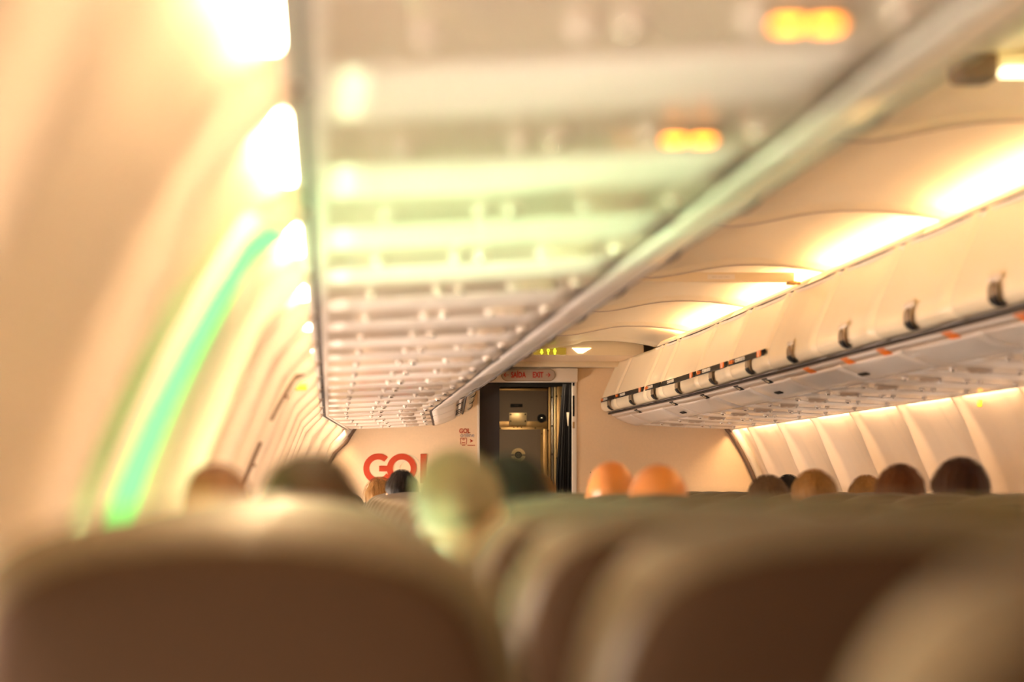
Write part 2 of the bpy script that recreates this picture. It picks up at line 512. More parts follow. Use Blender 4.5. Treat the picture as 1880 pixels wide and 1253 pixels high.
for i in range(len(RS)-1):
    a, b = RS[i+1], RS[i]
    lab = f'cream overhead bin on the right, {ORD[i]} back from the bulkhead'
    if i in BAN: lab += ', black banner strip'
    bin_unit(a, b, 1, lab, 'overhead bins on the right', RL[i], BAN.get(i),
             [p for p in PLAC if a < p[0]-.0 <= b], [q for q in SLOT if a < q <= b])
# faired nose of the first right bin
LS = [16.93]
while LS[-1] > -.9: LS.append(LS[-1]-1.06)
for i in range(len(LS)-1):
    a, b = LS[i+1], LS[i]
    lab = f'pale overhead bin on the left, {ORD[i]} back from the bulkhead'
    pls = [((a+b)/2+.2,'black')] if i < 5 else []
    if i == 0: pls = [(16.3,'black'),(15.95,'black')]
    bin_unit(a, b, -1, lab, 'overhead bins on the left', (a+b)/2, None, pls, (), True)

# ------------------------------------------------------------------ passenger service units under the bins
def psu(yc, s, label, group, lit, pitch=.74):
    r = empty('passenger_service_unit', (s*1.15,yc,H+.45)); tag(r, label, 'service panel', group)
    a = yc-.19; b = yc+.19
    zof = lambda x: .4625-(x-.86)*(.4625-.434)/(1.455-.86)
    bm = bmesh.new()
    sweep(bm, [(.862,zof(.862)),(1.15,zof(1.15)),(1.455,zof(1.455)),(1.455,.47),(.862,.49)], a, b, s, 3)
    p = sharp(link('unit_panel', bm, M['psu'], r))
    bm = bmesh.new(); rows = []
    c0 = b+.002; c1 = yc-.19+pitch-.002
    for i in range(13):
        t = i/12; y = c0+(c1-c0)*t
        bul = -.007*math.sin(PI*t)**.6 + .001
        row = []
        for k in range(11):
            x = .862+(1.455-.862)*k/10
            q = math.sin(PI*k/10)**.5 if 0<k<10 else 0
            row.append(P(x, y, zof(x)+bul*q+.004*(1-q), s))
        rows.append(row)
    grid(bm, rows)
    f = link('filler_panel', bm, M['under'], r); mo = f.modifiers.new('thick','SOLIDIFY'); mo.thickness=.004; mo.offset = 0
    # fittings, centre distances across the cabin
    for hx, kind in ((1.357,'nozzle'),(1.21,'nozzle'),(1.16,'lamp'),(1.046,'nozzle'),(.905,'lamp')):
        z = zof(hx)
        bm = bmesh.new(); x,y,zz = P(hx, yc, z, s)
        if kind == 'nozzle':
            cyl(bm, (x,y,zz-.004), 'z', .010, .012, 18, r2=.013)
            cyl(bm, (x,y,zz-.013), 'z', .006, .006, 12)
            link('air_nozzle', bm, M['under'], r)
        else:
            cyl(bm, (x,y,zz-.001), 'z', .015, .010, 18)
            l = sharp(link('reading_lamp', bm, M['under'], r))
            bm = bmesh.new(); ball(bm, (x,y,zz-.009), (.012,.012,.005), 2)
            link('lamp_lens', bm, M['chrome'], l)
    bm = bmesh.new()
    x0,y,zz = P(.955, yc, zof(.995), s); x1 = P(1.035, yc, 0, s)[0]
    bx(bm, x0, x1, yc-.024, yc+.024, zz-.012, zz+.004, bev=.003)
    sg = sharp(link('sign_housing', bm, M['greyp'] if lit else M['psu'], r))
    for hx in (.977,1.013):
        bm = bmesh.new(); x = P(hx,yc,0,s)[0]
        bx(bm, x-.013, x+.013, yc-.014, yc+.014, zz-.0155, zz-.010, bev=.004)
        link('lit_symbol', bm, EM['belt'] if lit else M['band'], sg)
    fixparent(r)
    for c in r.children:
        pass
    return r
k = 0
y = 2.25-.74*4
ys = []
while y < 16.5:
    ys.append(y); y += .735
for i, y in enumerate(ys):
    lit = abs(y-2.25)<.05 or abs(y-2.98)<.05
    nf = len(ys)-1-i
    lab = f'service panel under the left bins, {ORD[nf]} from the bulkhead'
    if lit: lab = ('service panel under the left bins with lit orange belt sign, ')+('nearer of the two' if y < 2.6 else 'farther of the two')
    psu(y, -1, lab, 'service panels on the left', lit, .735)
    if y > 4.0:
        psu(y, 1, f'service panel under the right bins, {ORD[nf]} from the bulkhead', 'service panels on the right', False, .735)

# ------------------------------------------------------------------ glowing band standing in for green light cast on the left wall
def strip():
    r = empty('green_light_patch', (-1.7,3.60,H+.1)); tag(r, 'green light patch, a glowing band curving down the left wall above the seats', 'light patch')
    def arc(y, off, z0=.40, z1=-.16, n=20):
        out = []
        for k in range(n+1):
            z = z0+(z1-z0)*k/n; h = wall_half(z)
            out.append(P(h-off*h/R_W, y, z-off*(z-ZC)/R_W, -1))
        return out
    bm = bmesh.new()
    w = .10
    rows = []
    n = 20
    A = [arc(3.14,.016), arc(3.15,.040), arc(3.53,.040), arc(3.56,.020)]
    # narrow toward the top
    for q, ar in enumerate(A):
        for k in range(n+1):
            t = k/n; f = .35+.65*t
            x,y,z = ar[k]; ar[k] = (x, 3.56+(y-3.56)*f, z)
    grid(bm, A); link('glow_face', bm, EM['strip'], r)
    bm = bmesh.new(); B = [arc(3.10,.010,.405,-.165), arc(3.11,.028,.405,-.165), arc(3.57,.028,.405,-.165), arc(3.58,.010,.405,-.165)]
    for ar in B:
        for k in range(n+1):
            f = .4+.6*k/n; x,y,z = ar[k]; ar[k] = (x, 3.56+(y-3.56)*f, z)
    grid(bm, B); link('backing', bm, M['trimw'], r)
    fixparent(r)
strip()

# overwing exit sign and handles on the left wall
def wallpt(d, z, s, off): 
    h = wall_half(z); return P(h-off, d, z, s)
r = empty('exit_placard', (0,0,0)); tag(r, 'small yellow placard high on the left wall under the bins', 'placard')
bm = bmesh.new(); x,y,z = wallpt(8.7,.385,-1,.02); bx(bm, x-.01,x+.035,y-.05,y+.05,z-.014,z+.014, bev=.003)
o = link('plate', bm, M['yellow'], r); 
r2 = tag(box('coat_hook', (-.010,.010,-.012,.012,-.022,.012), M['yellow'], bev=.004), 'tiny yellow coat hook at the top of the right wall', 'hook')
r2.location = wallpt(10.7,.40,1,.02)
for (d,z,lab) in ((7.6,.30,'upper dark grab recess in the left wall by the exit'),(7.6,.08,'lower dark grab recess in the left wall by the exit')):
    r = empty('grab_recess', (0,0,0)); tag(r, lab, 'handle', 'grab recesses on the left wall')
    bm = bmesh.new(); rows=[]
    for k in range(9):
        zz = z+.075-.15*k/8
        rows.append([wallpt(d-.05,zz,-1,.035), wallpt(d-.045,zz,-1,.045), wallpt(d+.045,zz,-1,.045), wallpt(d+.05,zz,-1,.035)])
    grid(bm, rows); link('recess_cup', bm, M['seam'], r)
    bm = bmesh.new()
    x,y,zz = wallpt(d,z,-1,.05); cyl(bm, (x,y,zz), 'y', .006, .08, 12); link('bar', bm, M['seam'], r)

# ------------------------------------------------------------------ ceiling crossbar and centre lamp
r = empty('ceiling_crossbar', (0,10.8,H+.98)); tag(r, 'cream bar spanning the ceiling between the bins with a small label plate', 'ceiling bar')
bm = bmesh.new(); bx(bm, -.70,.69,-.02,.02,-.022,.022, bev=.004); sharp(link('bar', bm, M['ceil'], r))
box('label_plate', (.29,.415,-.024,-.020,-.010,.012), M['trimw'], r)
bpy.data.objects['label_plate'].name = 'label_plate'
text('label_print', '— — —', .014, M['greyp'], r, (.35,-.0245,.001), (PI/2,0,0), sx=1.6)
bm = bmesh.new(); bx(bm, .66,.70,-.03,.03,-.034,-.018, bev=.004); ball(bm, (.712,0,-.026), (.012,.012,.008), 2); link('end_bracket', bm, M['brass'], r)
r = empty('ceiling_lamp', (.20,5.45,H+.985)); tag(r, 'long ceiling lamp with a dark end cap at the top right', 'lamp')
bm = bmesh.new(); bx(bm, -.17,.45,-.05,.05,-.015,.03, bev=.008); sharp(link('housing', bm, M['ceil'], r))
bm = bmesh.new(); bx(bm, -.10,.44,-.062,-.02,-.030,-.010, bev=.004); link('glow_face', bm, EM['galley'], r)
bm = bmesh.new(); bx(bm, -.20,-.105,-.055,.05,-.038,.030, bev=.014); link('end_cap', bm, M['seam'], r)

# ------------------------------------------------------------------ front bulkhead with doorway
def px_at(px, d): return CX+(px-VPX)*d/FPX
def pz_at(py, d): return H-(py-VPY)*d/FPX
Yb = D
xl_door = px_at(878, Yb); xr_door = px_at(1056, Yb)
def bulk_panel(name, inner, s):
    """laminate panel from the doorway edge out to the wall curve"""
    bm = bmesh.new()
    zs = [1.10-(1.10+1.18)*k/30 for k in range(31)]
    for y in (Yb, Yb+.03):
        pass
    rows = []
    for z in zs:
        out = s*(tp(wall_half(min(z,.9)) if z<.9 else wall_half(.9), D, s)+.03)
        rows.append([(inner,Yb,z+H),(out,Yb,z+H),(out,Yb+.03,z+H),(inner,Yb+.03,z+H)])
    vr = grid(bm, rows, True); cap(bm, vr[0]); cap(bm, vr[-1])
    o = sharp(link(name, bm, M['bulk'])); tag(o, kind='structure'); return o
bl = bulk_panel('wall_front_left', xl_door, -1)
br = bulk_panel('wall_front_right', xr_door+.012, 1)
# header over the doorway
zlin = pz_at(702, Yb)
o = tag(box('wall_front_header', (xl_door,xr_door+.012,Yb,Yb+.05,zlin,H+1.10), M['bulk']), kind='structure')
# door jamb trims
o = tag(box('trim_1', (xl_door-.006,xl_door+.010,Yb-.006,Yb+.035,0,zlin+.03), M['trimw'], bev=.002), kind='structure')
o = tag(box('trim_2', (xr_door-.022,xr_door+.010,Yb-.010,Yb+.035,0,pz_at(672,Yb)), M['trimw'], bev=.004), kind='structure')
bm = bmesh.new(); zt = pz_at(671,Yb)
bx(bm, xr_door-.012, px_at(1140,Yb), Yb-.022, Yb, zt-.008, zt+.012, bev=.006)
o = link('trim_3', bm, M['trimw']); tag(o, kind='structure')
# dark hardware on right jamb
for (py0,py1,lab) in ((702,709,'upper'),(727,765,'long'),(775,787,'lower')):
    o = box('hinge', (px_at(1051,Yb),px_at(1054.5,Yb),Yb-.014,Yb-.008,pz_at(py1,Yb),pz_at(py0,Yb)), M['black'] if lab!='lower' else M['brass'], bev=.001)
    tag(o, f'{lab} dark hinge plate on the right doorway jamb' if lab!='lower' else 'brass hinge plate low on the right doorway jamb', 'hinge', 'hinge plates on the doorway jamb')
# edge moulding where bulkhead meets the right and left wall
for s, nm in ((1,'trim_4'),(-1,'trim_5')):
    bm = bmesh.new(); rows=[]
    for k in range(25):
        z = .47-(.47+1.15)*k/24; h = wall_half(z)
        rows.append([P(h-.075,D-.05,z,s),P(h-.050,D-.06,z,s),P(h-.02,D-.06,z,s),P(h-.02,D-.002,z,s),P(h-.075,D-.002,z,s)])
    vr = grid(bm, rows, True)
    tag(link(nm, bm, M['trimw']), kind='structure')
    bm = bmesh.new(); rows=[]
    for k in range(25):
        z = .47-(.47+1.15)*k/24; h = wall_half(z)
        rows.append([P(h-.100,D-.03,z,s),P(h-.075,D-.055,z,s),P(h-.075,D-.002,z,s),P(h-.100,D-.002,z,s)])
    grid(bm, rows, True)
    tag(link('trim_6' if s>0 else 'trim_7', bm, M['seam']), kind='structure')
# small fastener on the right panel
o = tag(box('fastener', (px_at(1083.5,Yb),px_at(1085,Yb),Yb-.004,Yb,pz_at(869,Yb),pz_at(867,Yb)), M['black']), 'tiny dark fastener on the right bulkhead panel', 'fastener')

# entry header: lavatory sign fascia and dropped ceiling in front of the doorway
yF = 16.02
fz0, fz1 = pz_at(653,yF), pz_at(638,yF)
o = tag(box('trim_8', (-.74,.70,yF+.02,Yb,fz0-.0,fz0+.02), M['bulk']), kind='structure')
o = tag(box('trim_9', (-.74,.70,yF,yF+.03,fz0,fz1+.10), M['ceil'], bev=.003), kind='structure')
o = tag(box('trim_10', (xl_door,px_at(1058,Yb),Yb-.09,Yb,pz_at(702,Yb-.09),pz_at(676,Yb-.09)), M['trimw'], bev=.006), kind='structure')
o = tag(box('trim_11', (-.70,.70,Yb-.16,Yb-.001,pz_at(676,Yb)+.0,fz0+.001), M['ceil'], bev=.004), kind='structure')
r = empty('lavatory_sign', (px_at(1012,yF),yF,(fz0+fz1)/2)); tag(r, 'lit lavatory sign with yellow-green figures above the front doorway', 'sign')
hw = (1040-985)/2*yF/FPX
bm = bmesh.new(); bx(bm, -hw-.02,hw,-.006,0,-.024,.024, bev=.003); sharp(link('sign_plate', bm, EM['lavbg'], r))
def figure(x0, kind):
    bm = bmesh.new()
    cyl(bm, (x0,-.008,.014), 'y', .0052, .003, 14)
    if kind == 'woman':
        v = [bm.verts.new(p) for p in ((x0-.004,-.009,.009),(x0+.004,-.009,.009),(x0+.011,-.009,-.010),(x0-.011,-.009,-.010))]; bm.faces.new(v)
        bx(bm, x0-.005,x0+.005,-.0095,-.0075,-.020,-.010)
    elif kind == 'man':
        bx(bm, x0-.0095,x0+.0095,-.0095,-.0075,-.004,.008)
        bx(bm, x0-.006,x0+.006,-.0095,-.0075,-.021,-.004)
    else:
        bmesh.ops.delete(bm, geom=list(bm.verts), context='VERTS')
        rr = [[(x0+math.cos(2*PI*k/20)*q, -.009, .006+math.sin(2*PI*k/20)*q*1.2) for k in range(20)] for q in (.009,.005)]
        grid(bm, rr, True); bx(bm, x0-.003,x0+.003,-.0095,-.0075,-.021,-.004)
    return bm
for i,(x,kd) in enumerate(((-.066,'woman'),(-.021,'key'),(.024,'man'))):
    link('lit_figure', figure(x+.0,kd), EM['lav'], r, smooth=False)
# entry lamp: trapezoid of light right of the sign
bm = bmesh.new()
p = [(1050,639.5),(1086,639.5),(1070,649),(1061,649)]
f = []
for yy in (yF-.004, yF-.001):
    f.append([ (px_at(a,yF), yy, pz_at(b,yF)) for a,b in p])
vr = grid(bm, f, True); cap(bm, vr[0]); cap(bm, vr[1])
o = link('entry_lamp', bm, EM['galley'], smooth=False); tag(o, 'bright trapezoid entry lamp right of the lavatory sign', 'lamp')
# thin white tube bar above exit sign
bm = bmesh.new(); bx(bm, px_at(890,Yb),px_at(1014,Yb),Yb-.12,Yb-.09,pz_at(674.5,Yb),pz_at(669.5,Yb), bev=.004)
x1 = px_at(1014,Yb)
v = [bm.verts.new(pp) for pp in ((x1,Yb-.121,pz_at(674.5,Yb)),(x1,Yb-.121,pz_at(671.5,Yb)),(px_at(1021,Yb),Yb-.121,pz_at(668,Yb)),(px_at(1024,Yb),Yb-.121,pz_at(668,Yb)))]
bm.faces.new(v)
o = link('header_rail', bm, M['trimw'], smooth=False); tag(o, 'white rail above the exit sign in the front doorway', 'rail')
# exit sign
yE = Yb-.095
r = empty('exit_sign', (px_at(970,yE), yE, pz_at(689,yE))); tag(r, 'oval exit sign with red Portuguese and English words over the front doorway', 'sign')
def rounded(bm, hw, hh, y0, y1, n=10):
    ring = []
    for cx, a0 in ((hw-hh,-PI/2),(-(hw-hh),PI/2)):
        for k in range(n+1):
            a = a0+PI*k/n; ring.append((cx+hh*math.cos(a), hh*math.sin(a)))
    rr = [[(x,y,z) for x,z in ring] for y in (y0,y1)]
    vr = grid(bm, rr, True); cap(bm, vr[0]); cap(bm, vr[1])
sc = yE/FPX
bm = bmesh.new(); rounded(bm, 50*sc, 11.5*sc, -.003, .002); sharp(link('plate_rim', bm, M['greyp'], r))
bm = bmesh.new(); rounded(bm, 48.5*sc, 10*sc, -.005, -.002); sharp(link('sign_plate', bm, M['signplate'], r))
def arrow(bm, x0, x1, w=.007):
    d = 1 if x1 > x0 else -1
    bx(bm, min(x0,x1), max(x0,x1), -.0075,-.005,-w*.32,w*.32)
    for sg in (1,-1):
        v = [bm.verts.new(p) for p in ((x1+d*.002,-.0075,0),(x1-d*.005,-.0075,0),(x1-d*.019,-.0075,sg*.015),(x1-d*.011,-.0075,sg*.015))]
        bm.faces.new(v)
bm = bmesh.new(); arrow(bm, -36*sc, -45*sc); link('left_arrow', bm, M['signred'], r, smooth=False)
bm = bmesh.new(); arrow(bm, 32*sc, 40*sc); link('right_arrow', bm, M['signred'], r, smooth=False)
text('exit_word', 'SAÍDA', .056, M['signred'], r, (-18.5*sc,-.0065,-.001), (PI/2,0,0), sx=.68, bold=.0016)
text('exit_word', 'EXIT', .056, M['signred'], r, (17.5*sc,-.0065,-.001), (PI/2,0,0), sx=.68, bold=.0016)

# logo on the left bulkhead
sb = Yb/FPX
r = empty('company_logo', (px_at(725,Yb), Yb, pz_at(861,Yb))); tag(r, 'large orange-red GOL lettering on the left bulkhead panel', 'logo')
def ringpart(bm, cx, cz, ro, ri, a0, a1, y, n=40):
    A = [a0+(a1-a0)*k/n for k in range(n+1)]
    f = [[(cx+q*math.cos(a), yy, cz+q*math.sin(a)) for a in A] for q,yy in ((ro,-.0005),(ro,y),(ri,y),(ri,-.0005))]
    vr = grid(bm, f)
    for j in (0,-1): cap(bm, [vr[k][j] for k in range(4)])
rad = math.radians
bm = bmesh.new(); ringpart(bm, (694.6-725)*sb, 0, 27.7*sb, 16.8*sb, rad(50), rad(328), -.005)
bx(bm, (696-725)*sb,(718-725)*sb,-.005,-.0005,-5.2*sb,5.2*sb); link('letter_g', bm, M['red'], r, smooth=False)
bm = bmesh.new(); ringpart(bm, (747-725)*sb, 0, 26.8*sb, 24.6*sb, rad(-80), rad(80), -.004)
ringpart(bm, (745-725)*sb, 0, 19.5*sb, 11.5*sb, rad(60), rad(300), -.006); link('pale_ring', bm, M['pale'], r, smooth=False)
bm = bmesh.new(); ringpart(bm, (737.5-725)*sb, 0, 27.4*sb, 16.5*sb, 0, 2*PI, -.007); link('letter_o', bm, M['red'], r, smooth=False)
bm = bmesh.new(); bx(bm, (772-725)*sb,(783.6-725)*sb,-.007,-.0005,-27*sb,27*sb); bx(bm, (772-725)*sb,(796-725)*sb,-.007,-.0005,-27*sb,-17*sb); link('letter_l', bm, M['red'], r, smooth=False)
# small online sticker
r = empty('wifi_sticker', (px_at(858,Yb), Yb, pz_at(803,Yb))); tag(r, 'small GOL online sticker with icon and arrow beside the doorway', 'sticker')
text('orange_word', 'GOL', .046, M['red'], r, (-5*sb,-.0015,11*sb), (PI/2,0,0), sx=.85, bold=.0012)
text('grey_word', 'online', .044, M['bluegrey'], r, (0,-.0015,3.5*sb), (PI/2,0,0), sx=.95)
bm = bmesh.new()
def sqring(bm, cx, cz, h, t):
    o1 = [(cx-h,cz-h),(cx+h,cz-h),(cx+h,cz+h),(cx-h,cz+h)]; i1 = [(cx-(h-t),cz-(h-t)),(cx+(h-t),cz-(h-t)),(cx+(h-t),cz+(h-t)),(cx-(h-t),cz+(h-t))]
    grid(bm, [[(x,-.002,z) for x,z in o1],[(x,-.002,z) for x,z in i1]], True)
sqring(bm, -7*sb, -7.5*sb, 6*sb, 1*sb)
for q in (2.2,4.0): ringpart(bm, -7*sb, -7*sb, q*sb, (q-.9)*sb, rad(40), rad(140), -.002, 8)
bx(bm, -10*sb,-4*sb,-.002,-.001,-11*sb,-9.5*sb)
link('wifi_icon', bm, M['red'], r, smooth=False)
bm = bmesh.new()
v = [bm.verts.new((x*sb,-.002,z*sb)) for x,z in ((4.5,-3.5),(11,-7),(4.5,-10.5),(6,-7))]; bm.faces.new(v)
link('arrow', bm, M['red'], r, smooth=False)
bm = bmesh.new(); bx(bm, -10*sb,-4*sb,-.002,-.001,-16*sb,-14.6*sb); bx(bm, 0,14*sb,-.002,-.001,-16*sb,-14.6*sb); link('underline', bm, M['red'], r, smooth=False)

# ------------------------------------------------------------------ vestibule and flight deck door
Yd = 18.5
sd_ = Yd/FPX
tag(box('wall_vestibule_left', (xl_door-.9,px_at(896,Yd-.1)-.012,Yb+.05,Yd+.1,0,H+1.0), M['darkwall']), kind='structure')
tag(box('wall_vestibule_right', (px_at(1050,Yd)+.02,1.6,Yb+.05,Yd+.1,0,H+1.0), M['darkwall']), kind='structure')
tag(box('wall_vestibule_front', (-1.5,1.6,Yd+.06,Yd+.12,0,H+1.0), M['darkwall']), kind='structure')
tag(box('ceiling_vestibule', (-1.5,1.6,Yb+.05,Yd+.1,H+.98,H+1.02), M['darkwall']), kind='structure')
XO = px_at(951, Yd); ZO = H
def dx(px): return (px-951)*sd_
def dz(py): return -(py-VPY)*sd_
r = empty('door_1', (XO, Yd, 0)); tag(r, kind='structure')
def dbox(name, x0,x1,p0,p1, y0,y1, m, par=r, bev=.002):
    zb = 0.02 if p1 is None else ZO+dz(p1)
    return box(name, (dx(x0),dx(x1),y0,y1,zb,ZO+dz(p0)), m, par, bev=bev)
leaf = dbox('door_leaf', 895.5,1005,713,None,0,.05, M['doorgrey'])
dbox('brass_band', 895.5,1005,774,788,-.010,.0, M['brass'])
dbox('brass_stile', 895.5,905,788,None,-.010,.0, M['brass'])
dbox('brass_stile', 996,1005,788,None,-.010,.0, M['brass'])
dbox('top_rail', 895.5,1005,713,718,-.008,.0, M['brass'])
f2 = dbox('panel_frame', 904,997,785,None,-.018,-.008, M['brass'])
dbox('inner_panel', 908.5,992,789,None,-.024,-.018, M['doorgrey'])
dbox('name_plate', 937,959.5,742,748,-.004,.0, M['black'])
text('plate_print', '—', .016, M['greyp'], r, (dx(948),-.006,ZO+dz(745)), (PI/2,0,0), sx=2.0)
pp = dbox('metal_plate', 934.5,966.5,758.5,781,-.028,-.0, M['plate'])
def screws(pts, par, rr=.0055, yy=-.03):
    for (a,b) in pts:
        bm = bmesh.new(); cyl(bm, (dx(a),yy,ZO+dz(b)), 'y', rr, .006, 10); link('screw', bm, M['black'], par)
screws([(937,761.5),(964,761.5),(937,774),(964,774)], r)
screws([(918,787),(943,785),(950,784.5),(957,785),(982.5,786.5),(906,798),(994.5,797)], r, .0052, -.020)
screws([(904.5,716.5),(897.5,793)], r, .006, -.012)
bm = bmesh.new(); cyl(bm, (dx(994),-.015,ZO+dz(768.5)), 'y', 8*sd_, .03, 28); pe = link('door_viewer', bm, M['black'], r); sharp(pe)
bm = bmesh.new(); ball(bm, (dx(994),-.032,ZO+dz(768.5)), (.014,.012,.014), 3); link('viewer_lens', bm, M['chrome'], pe)
bm = bmesh.new()
for (a0,a1) in ((rad(8),rad(172)),(rad(190),rad(352))): ringpart(bm, dx(951), ZO+dz(836.6), 13*sd_, 6.6*sd_, a0, a1, -.030, 20)
bmesh.ops.translate(bm, vec=(0,0,0), verts=bm.verts); link('lock_ring', bm, M['plate'], r, smooth=False)
bm = bmesh.new(); cyl(bm, (dx(951),-.030,ZO+dz(836.6)), 'y', 6.4*sd_, .016, 24); kn = link('lock_knob', bm, M['black'], r); sharp(kn)
bm = bmesh.new(); ringpart(bm, dx(951), ZO+dz(836.6), 4.2*sd_, 3.0*sd_, 0, 2*PI, -.040, 24); cyl(bm,(dx(951),-.040,ZO+dz(836.6)),'y',1.4*sd_,.006,12); link('lock_core', bm, M['greyp'], kn, smooth=False)
# frame right of the door
fr = empty('trim_12', (XO,Yd-.05,0)); tag(fr, kind='structure')
dbox('frame_strip', 1005.5,1009.5,712,None,-.03,.02, M['brass'], fr)
dbox('frame_strip', 1010.5,1014,712,None,-.05,.02, M['steel'], fr)
dbox('frame_strip', 1015,1019,712,None,-.06,.02, M['plate'], fr)
dbox('frame_strip', 1020,1031,710,None,-.05,.03, M['brass'], fr)
dbox('header_beam', 893,1050,706,712,-.05,.03, M['darkwall'], fr)
for (a,b) in ((1010.5,731),(1019,729),(1028,729),(1011,783),(1003.5,791.5),(1011,835),(1020,842),(1012,888)):
    bm = bmesh.new(); cyl(bm, (dx(a),-.064,ZO+dz(b)), 'y', .0065, .012, 10); link('screw', bm, M['black'], fr)
# galley cart at the left of the vestibule
r = empty('galley_cart', (px_at(887,17.6),17.6,0)); tag(r, 'dark metal galley cart just inside the doorway on the left', 'cart')
box('cart_body', (-.16,.034,-.2,.3,.03,H+(VPY-824)*17.6/FPX), M['steel'], r, bev=.01)
box('cart_top', (-.17,.040,-.21,.31,H+(VPY-824)*17.6/FPX,H+(VPY-818)*17.6/FPX), M['black'], r, bev=.004)
for q in (.9,1.15,1.3): 
    box('cart_latch', (-.02,.015,-.215,-.2,q,q+.04), M['chrome'], r, bev=.003)
# curtain at the right
bm = bmesh.new(); rows = []
yC = 17.6
for i in range(25):
    t = i/24; z = pz_at(706,yC)+(0.01-pz_at(706,yC))*t
    pyq = VPY-(z-H)*FPX/yC
    q = max(0,min(1,(pyq-706)/(895-706)))
    xa = px_at(1033-13*q**.8, yC); xb = px_at(1050, yC)
    rows.append([(xa+(xb-xa)*k/20, yC+.02*math.sin(k*1.9+t*1.5)+.006*math.sin(k*.7), z) for k in range(21)])
grid(bm, rows); r = empty('curtain', (px_at(1040,yC),yC,0)); tag(r, 'dark curtain hanging drawn back at the right of the doorway', 'curtain')
o = link('cloth', bm, M['curtain'], r); o.modifiers.new('t','SOLIDIFY').thickness=.003
bm = bmesh.new(); v = [bm.verts.new(p) for p in ((px_at(1039,yC),yC-.035,pz_at(758,yC)),(px_at(1044,yC),yC-.035,pz_at(758,yC)),(px_at(1042.5,yC),yC-.035,pz_at(783,yC)),(px_at(1041.5,yC),yC-.035,pz_at(783,yC)))]
bm.faces.new(v); o2 = link('tie_tag', bm, M['trimw'], r, smooth=False); o2.modifiers.new('t','SOLIDIFY').thickness=.003
fixparent(r)
# dim lamp in the vestibule ceiling
r = empty('vestibule_lamp', (.0,17.35,H+.965)); tag(r, 'dim lamp in the entry ceiling behind the doorway header', 'lamp')
box('lens', (-.15,.2,-.12,.12,-.012,.0), EM['vest'], r, bev=.003)
box('rim', (-.17,.22,-.14,.14,-.006,.012), M['trimw'], r, bev=.003)

# ------------------------------------------------------------------ seats
OUT = [(0.0,.000),(.05,-.002),(.10,-.008),(.14,-.018),(.165,-.029),(.183,-.043),(.196,-.060),(.205,-.081),(.213,-.105),(.219,-.15),(.222,-.22),(.223,-.32),(.223,-.45),(.221,-.56)]
SEAT_TOP = H-.020
LEAN = math.radians(12)
def seat_back():
    bm = bmesh.new()
    half = OUT
    loop = [(-x,z) for x,z in reversed(half)]+half[1:]
    def ring(inset, y):
        out = []
        for x,z in loop:
            s = 1 if x>=0 else -1
            f = max(0, (abs(x)))
            zc = -.26
            nx = x*(1-inset/.223)
            nz = z-inset if z > -.10 else z-inset*max(0,(1-( -.10-z)/.2))
            out.append((nx, y, nz))
        return out
    rows = [ring(.060,.012), ring(.040,.001), ring(.030,-.004), ring(.016,-.002), ring(.006,.008), ring(0,.026), ring(0,.056), ring(.006,.078), ring(.020,.095), ring(.045,.104), ring(.09,.107)]
    vr = grid(bm, rows)
    # middle of front and back
    for v in (vr[0], vr[-1]):
        n = len(v)
        for j in range(n//2):
            a,b,c,d = v[j], v[j+1], v[n-2-j], v[n-1-j]
            try:
                if b is c: bm.faces.new((a,b,d))
                else: bm.faces.new((a,b,c,d))
            except ValueError: pass
    # bottom cap
    cap(bm, [r_[0] for r_ in vr]+[r_[-1] for r_ in reversed(vr)])
    return bm
def shell_bm():
    bm = bmesh.new()
    loop = [(-x,z) for x,z in reversed(OUT)]+OUT[1:]
    def ring(inset, y):
        return [(x*(1-inset/.223), y, (z-inset*.8 if z>-.1 else z-inset*.8*max(0,1-(-.1-z)/.2))) for x,z in loop]
    vr = grid(bm, [ring(.020,.020), ring(.021,-.001), ring(.025,-.009), ring(.040,-.013), ring(.09,-.014)])
    v = vr[-1]; n = len(v)
    for j in range(n//2):
        a,b,c,d = v[j], v[j+1], v[n-2-j], v[n-1-j]
        try:
            if b is c: bm.faces.new((a,b,d))
            else: bm.faces.new((a,b,c,d))
        except ValueError: pass
    return bm
def make_seat():
    r = empty('airplane_seat', (0,0,0))
    Rm = Matrix.Rotation(LEAN, 4, 'X')
    def lean(bm): 
        bmesh.ops.transform(bm, matrix=Matrix.Translation((0,0,SEAT_TOP)) @ Rm, verts=bm.verts); return bm
    b = link('backrest', lean(seat_back()), M['leather'], r)
    mo = b.modifiers.new('s','SUBSURF'); mo.levels = 1; mo.render_levels = 1
    link('back_shell', lean(shell_bm()), M['shell'], r)
    bm = bmesh.new(); bx(bm, -.17,.17,-.034,-.014,-.50,-.26, bev=.008); tr = sharp(link('tray_table', lean(bm), M['tray'], r))
    bm = bmesh.new(); bx(bm, -.02,.02,-.042,-.033,-.262,-.235, bev=.003); link('tray_latch', lean(bm), M['black'], tr)
    bm = bmesh.new(); bx(bm, -.215,.215,.14,.60,.31,.425, bev=.035)
    link('seat_cushion', bm, M['leather'], r)
    for sx in (-1,1):
        bm = bmesh.new(); bx(bm, sx*.235-.020, sx*.235+.020, .10,.48,.60,.645, bev=.014); bx(bm, sx*.235-.012,sx*.235+.012,.10,.16,.36,.61, bev=.004)
        link('armrest', bm, M['greyp'], r)
    for sx in (-1,1):
        bm = bmesh.new(); cyl(bm, (sx*.15,.22,.17), 'z', .018, .34, 12); cyl(bm, (sx*.15,.50,.17), 'z', .018, .34, 12); bx(bm, sx*.15-.02,sx*.15+.02,.16,.56,0,.02, bev=.004); bx(bm, sx*.15-.015,sx*.15+.015,.20,.52,.31,.345, bev=.003)
        link('seat_leg', bm, M['seatmetal'], r)
    return r
PITCH = .74
ROW = [.925+PITCH*k for k in range(21)]
